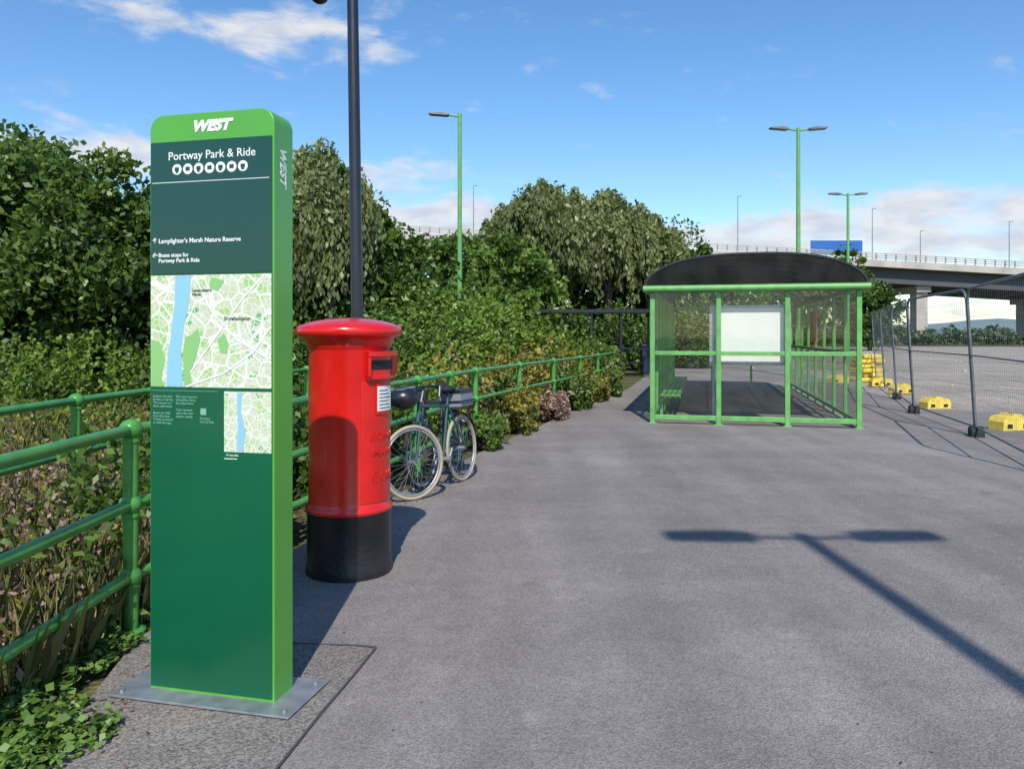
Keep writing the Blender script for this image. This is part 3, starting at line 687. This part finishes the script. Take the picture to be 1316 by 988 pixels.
for x in (-42,-8,28,50,81,112,140):
    t=(x-A.x)/(B.x-A.x); z=A.lerp(B,t).z-4.2
    for dy in (5,20): b.box((x-1.1,150+dy-1.3,-1),(x+1.1,150+dy+1.3,z),'concrete')
    b.box((x-1.4,153,z-1.2),(x+1.4,173,z),'concrete')
o=b.build('piers'); o.parent=e
b=MB()
for x,hh in ((-8,12),(18.5,13),(38.5,7),(47,13),(75,12),(85,8),(103.5,11)):
    p=A.lerp(B,(x-A.x)/(B.x-A.x)); b.tube((x,162,p.z),(x,162,p.z+hh),.10,'fence_steel',.06,n=8); b.tube((x,162,p.z+hh),(x+.8,162,p.z+hh+.1),.07,'fence_steel',n=6)
o=b.build('lighting_columns'); o.parent=e
e=empty('motorway_sign'); b=MB(); b.box((58.0,151,17.2),(68.0,151.3,19.8),'blue'); b.box((57.9,151.31,17.1),(68.1,151.4,19.9),'white')
for x in (60,67): b.box((x-.15,151.45,15.3),(x+.15,151.7,19.5),'fence_steel')
o=b.build('sign_face'); o.parent=e

# ------------------------------------------------------------ trees
tree('broadleaf_tree',-11.8,17,6.0,2.6,2.4,'leafA',nc=75,per=380,size=.10,base=.06)
tree('broadleaf_tree',-9.1,16.4,5.2,2.2,2.1,'leafB',nc=70,per=380,size=.095,base=.04)
tree('broadleaf_tree',-6.9,17.5,5.2,1.9,1.9,'leafA',nc=55,per=380,size=.10,base=.04)
tree('broadleaf_tree',-5.3,20,6.0,1.7,1.8,'leafB',nc=50,per=360,size=.11,base=.06)
tree('broadleaf_tree',-14.5,22,7.1,3.2,3.0,'leafB',nc=60,per=340,size=.13,base=.1)
willow('birch_tree',-4.35,18.3,6.3,1.25,1.2,'leafW',ns=360,size=.075,per=50,drop=.42,nh=22)
tree('broadleaf_tree',-4.1,19.6,5.2,1.3,1.2,'leafA',nc=46,per=360,size=.10,base=.02)
tree('broadleaf_tree',-2.9,19.6,4.1,1.1,1.2,'leafB',nc=40,per=360,size=.10,base=.02)
tree('broadleaf_tree',-3.4,29,5.0,2.2,2.0,'leafA',nc=55,per=320,size=.14,base=.02)
tree('broadleaf_tree',-.2,30,5.2,2.1,2.0,'leafL',nc=50,per=320,size=.14,base=.02)
tree('broadleaf_tree',-1.8,33,5.6,2.2,2.0,'leafB',nc=50,per=320,size=.14,base=.02)
willow('willow_tree',1.8,36,9.0,2.5,2.4,'leafW',ns=560,size=.13,per=46)
willow('willow_tree',-.0,37.5,8.0,1.9,2.2,'leafW',ns=380,size=.13,per=46)
willow('willow_tree',4.6,38,8.8,2.5,2.4,'leafW',ns=540,size=.13,per=46)
willow('willow_tree',6.8,39,7.8,1.9,2.2,'leafW',ns=380,size=.13,per=46)
tree('broadleaf_tree',8.9,42,7.5,1.9,2.2,'leafA',nc=50,per=300,size=.15,base=.03)
tree('broadleaf_tree',3.4,43,7.6,5.0,2.4,'leafA',nc=80,per=280,size=.18,base=.03)
tree('broadleaf_tree',13.5,52,6.0,3.4,2.4,'leafB',nc=45,per=240,size=.2,base=.0)
tree('broadleaf_tree',20.5,60,5.4,3.2,2.4,'leafA',nc=45,per=240,size=.2,base=.0)
tree('broadleaf_tree',34.5,75,6.5,2.8,2.4,'leafA',nc=45,per=220,size=.24,base=.05)
tree('broadleaf_tree',61,142,17.0,3.6,3,'leafA',nc=45,per=220,size=.38,base=.05)
P=[]; 
for i in range(170):
    x=-60+i*1.35; hh=rng.uniform(1.0,2.4)+1.2*math.sin(i*.21)**2; m=120
    d=unit(m)*(rng.random(m)**.4)[:,None]*np.array([2.0,1.5,hh*.55]); P.append(d+np.array([x,118+rng.normal(0,2),hh*.5]))
leaves('distant_hedgerow',np.vstack(P),.45,'leafF')
b=MB(); pts=[]
xs=np.linspace(-900,1400,60); 
vs=[];fs=[]
for i,x in enumerate(xs):
    hh=14+9*math.sin(i*.35)+5*math.sin(i*.9+1); vs+= [(x,1100,-2),(x,1180,hh)]
fs=[(2*i,2*i+2,2*i+3,2*i+1) for i in range(59)]; b.add(vs,fs,'hill',True); b.build('distant_hills')

def lerp_path(path,y):
    for a,c in zip(path[:-1],path[1:]):
        if a[1]<=y<=c[1]: t=(y-a[1])/(c[1]-a[1]); return a[0]+(c[0]-a[0])*t
    return path[-1][0]
for y,h,off,k,fl in ((5.6,.85,.75,'leafA',None),(7.0,.95,.85,'leafA',None),(8.6,.9,.85,'leafB','leafR'),(10.1,1.05,.8,'leafL','leafO'),(11.7,1.1,.8,'leafY','leafR'),(13.3,.95,.8,'leafB','leafO'),(15.0,1.2,.75,'leafY','leafO'),(16.8,1.0,.8,'leafB','leafR'),(18.6,1.2,.8,'leafY','leafO'),(20.4,1.25,.7,'leafB',None)):
    bush('hedge_bush',lerp_path(F1,y)-off,y,h,.8,.95,k,n=5600,size=.05 if y<11 else .058,nc=12,flower=fl,fn=650)
for y,h,k in ((10.6,.4,'leafB'),(12.3,.7,'leafY'),(14.1,.5,'leafR'),(15.9,.75,'leafB'),(17.7,.55,'leafY'),(19.4,.8,'leafB')):
    bush('verge_bush',lerp_path(F1,y)+.12,y,h,.34,.75,k,n=2400,size=.045,nc=9,flower='leafR',fn=160)
for x,y,h,rx,k in ((-2.6,13.2,1.8,1.2,'leafA'),(-1.2,15.5,2.1,1.3,'leafL'),(-3.8,12.6,1.6,1.3,'leafB'),(-.3,19,2.2,1.4,'leafL'),(-2.2,19,2.7,1.5,'leafB'),(.8,23,1.7,1.4,'leafL'),(-1.2,23.5,2.9,1.6,'leafA'),(2.4,25,1.2,1.2,'leafB'),(4.6,34,2.5,1.8,'leafA'),(7.6,36,2.6,2,'leafB'),(1.8,32,2.6,1.9,'leafA'),(-5.8,14.6,1.5,1.5,'leafB'),(-8.0,14.4,1.3,1.6,'leafL'),(-10.3,14.6,1.5,1.7,'leafB')):
    bush('shrub',x,y,h,rx,rx*.9,k,n=13500,size=.062 if y<18 else .09,nc=26)

for args in ((((-4.6,-2.02),(.6,7.0)),6200,.12,.42,'leafR',.024,9,.04),
             (((-4.6,-2.02),(.6,7.0)),3000,.10,.36,'leafL',.032,9,.05),
             (((-4.6,-2.05),(1.5,7.0)),2200,.2,.6,'leafR',.018,14,.02),
             (((-4.6,-2.05),(1.5,7.0)),1500,.2,.55,'leafY',.028,9,.04),
             (((-10.5,-3.3),(5.0,14.0)),5200,.12,.4,'leafY',.045,7,.07),
             (((-10.5,-3.0),(5.5,14.0)),4600,.12,.42,'leafL',.05,7,.08),
             (((-2.9,-2.05),(4.0,8.0)),1500,.3,.75,'leafB',.04,9,.06)):
    P,rn,size,k=weeds('w',*args); leaves('weeds',P,size,k,None,rnd=rn,stretch=2.0)
nb_=32000; bx=rng.uniform(-4.6,-1.98,nb_); by=rng.uniform(.6,8,nb_); blades('grass',bx,by,rng.uniform(.12,.5,nb_),.0035,'grass',z0=-.04)
nb_=20000; bx=rng.uniform(-11,-3.2,nb_); by=rng.uniform(4,15,nb_); blades('grass',bx,by,rng.uniform(.2,.5,nb_),.007,'grass',z0=-.04)
P=[];rn=[]
for cx,cy,r,n_ in ((-1.98,2.5,.31,2000),(-1.74,2.85,.15,450),(-2.0,3.0,.25,1300),(-1.78,2.35,.18,550),(-1.57,2.95,.08,110),(-1.66,2.6,.12,200),(-1.52,2.5,.06,50),(-2.1,3.4,.22,1200),(-2.0,3.75,.15,500),(-1.95,2.1,.3,1300),(-2.25,2.5,.3,1600),(-1.9,4.4,.14,400)):
    a=rng.uniform(0,6.28,n_); q=np.sqrt(rng.random(n_))*r*(1+.35*np.sin(a*3+cx*9)+.15*np.sin(a*7+cy)); P.append(np.stack([cx+q*np.cos(a),cy+q*np.sin(a)*1.2,.01+np.abs(rng.normal(.04,.045,n_))*(1-q/r*.6)],1)); rn.append(rng.normal(.5,.22,n_))
leaves('ivy',np.vstack(P),.028,'ivy',upbias=.8,stretch=1.25,rnd=np.concatenate(rn),svar=.5)
n_=700; yy=rng.uniform(1.5,9,n_); xx=np.array([lerp_path(F1,v) for v in yy])+.25+np.abs(rng.normal(0,.16,n_)); leaves('fallen_leaves',np.stack([xx,yy,np.full(n_,.012)],1),.014,'leafR',upbias=3)
n_=160; leaves('litter_specks',np.stack([rng.uniform(-1,6,n_),rng.uniform(2,13,n_),np.full(n_,.008)],1),.012,'leafR',upbias=3)

# ------------------------------------------------------------ light, sky
sun=bpy.data.lights.new('sun','SUN'); sun.energy=4.8; sun.angle=math.radians(.5); sun.color=(1,.94,.85)
so=bpy.data.objects.new('sun',sun); COL.objects.link(so); so.rotation_euler=(math.radians(45),0,math.radians(.5)); so.location=(0,-20,30)
w=bpy.data.worlds.new('World'); scene.world=w; w.use_nodes=True; nt=w.node_tree; N=nt.nodes; bg=N['Background']
sk=N.new('ShaderNodeTexSky'); sk.sky_type='NISHITA'; sk.sun_disc=False; sk.sun_elevation=math.radians(45); sk.sun_rotation=math.radians(180); sk.air_density=1.0; sk.dust_density=.3; sk.ozone_density=2.5
tc=N.new('ShaderNodeTexCoord'); sx=N.new('ShaderNodeSeparateXYZ'); L(nt,tc.outputs['Generated'],sx.inputs[0])
def mth(op,a,b=None,c=None,clamp=False):
    m=N.new('ShaderNodeMath'); m.operation=op; m.use_clamp=clamp
    for i,v in enumerate((a,b,c)):
        if v is None: continue
        if isinstance(v,(int,float)): m.inputs[i].default_value=v
        else: L(nt,v,m.inputs[i])
    return m.outputs[0]
az=mth('ARCTAN2',sx.outputs[0],sx.outputs[1]); el=mth('ARCSINE',sx.outputs[2])
tot=None
for a,e_,sa,se,amp in ((-.53,.37,.12,.03,1.3),(-.26,.36,.14,.035,1.5),(-.32,.345,.06,.03,.6),(-.48,.205,.15,.03,2.0),(-.17,.20,.12,.026,1.6),(-.06,.14,.15,.03,2.4),(.115,.305,.04,.013,1.0),(.22,.31,.06,.02,.5),(.1,.38,.08,.02,.4),(.5,.12,.24,.035,2.3),(.55,.15,.12,.02,1.1),(.28,.11,.16,.028,2.0)):
    g=mth('ADD',mth('POWER',mth('ABSOLUTE',mth('DIVIDE',mth('SUBTRACT',az,a),sa)),2.0),mth('POWER',mth('ABSOLUTE',mth('DIVIDE',mth('SUBTRACT',el,e_),se)),2.0))
    g=mth('MULTIPLY',mth('EXPONENT',mth('MULTIPLY',g,-1.0)),amp); tot=g if tot is None else mth('ADD',tot,g)
low=mth('MULTIPLY',mth('EXPONENT',mth('MULTIPLY',mth('POWER',mth('ABSOLUTE',mth('DIVIDE',el,.11)),2.0),-1.0)),.8); tot=mth('ADD',tot,low)
tot=mth('MINIMUM',tot,1.9)
cb=N.new('ShaderNodeCombineXYZ'); L(nt,az,cb.inputs[0]); L(nt,mth('MULTIPLY',el,2.4),cb.inputs[1])
n1=N.new('ShaderNodeTexNoise'); n1.inputs['Scale'].default_value=10; n1.inputs['Detail'].default_value=10; n1.inputs['Roughness'].default_value=.6; n1.inputs['Distortion'].default_value=.35; L(nt,cb.outputs[0],n1.inputs['Vector'])
den=mth('ADD',mth('MULTIPLY',tot,.45),mth('MULTIPLY',mth('SUBTRACT',n1.outputs['Fac'],.5),2.2))
mr=N.new('ShaderNodeMapRange'); mr.interpolation_type='SMOOTHSTEP'; mr.inputs['From Min'].default_value=.2; mr.inputs['From Max'].default_value=.9; mr.inputs['To Max'].default_value=.93; L(nt,den,mr.inputs['Value'])
hs=N.new('ShaderNodeHueSaturation'); hs.inputs['Saturation'].default_value=1.22; hs.inputs['Value'].default_value=1.28; L(nt,sk.outputs[0],hs.inputs['Color'])
n2=N.new('ShaderNodeTexNoise'); n2.inputs['Scale'].default_value=22; n2.inputs['Detail'].default_value=6; L(nt,cb.outputs[0],n2.inputs['Vector'])
cr=N.new('ShaderNodeValToRGB'); cr.color_ramp.elements[0].position=.35; cr.color_ramp.elements[0].color=(4.5,4.8,5.5,1); cr.color_ramp.elements[1].position=.6; cr.color_ramp.elements[1].color=(6.0,6.05,6.2,1); L(nt,n2.outputs['Fac'],cr.inputs['Fac'])
mx=N.new('ShaderNodeMix'); mx.data_type='RGBA'; L(nt,mr.outputs[0],mx.inputs[0]); L(nt,hs.outputs[0],mx.inputs[6]); L(nt,cr.outputs['Color'],mx.inputs[7])
L(nt,mx.outputs[2],bg.inputs['Color']); bg.inputs['Strength'].default_value=.14

# ------------------------------------------------------------ camera
cam=bpy.data.cameras.new('camera'); co=bpy.data.objects.new('camera',cam); COL.objects.link(co)
co.location=(0,0,1.52); co.rotation_euler=(math.radians(90),0,0); cam.lens=27.36; cam.sensor_width=36; cam.shift_y=-.0486; cam.clip_end=5000; cam.clip_start=.05
scene.camera=co
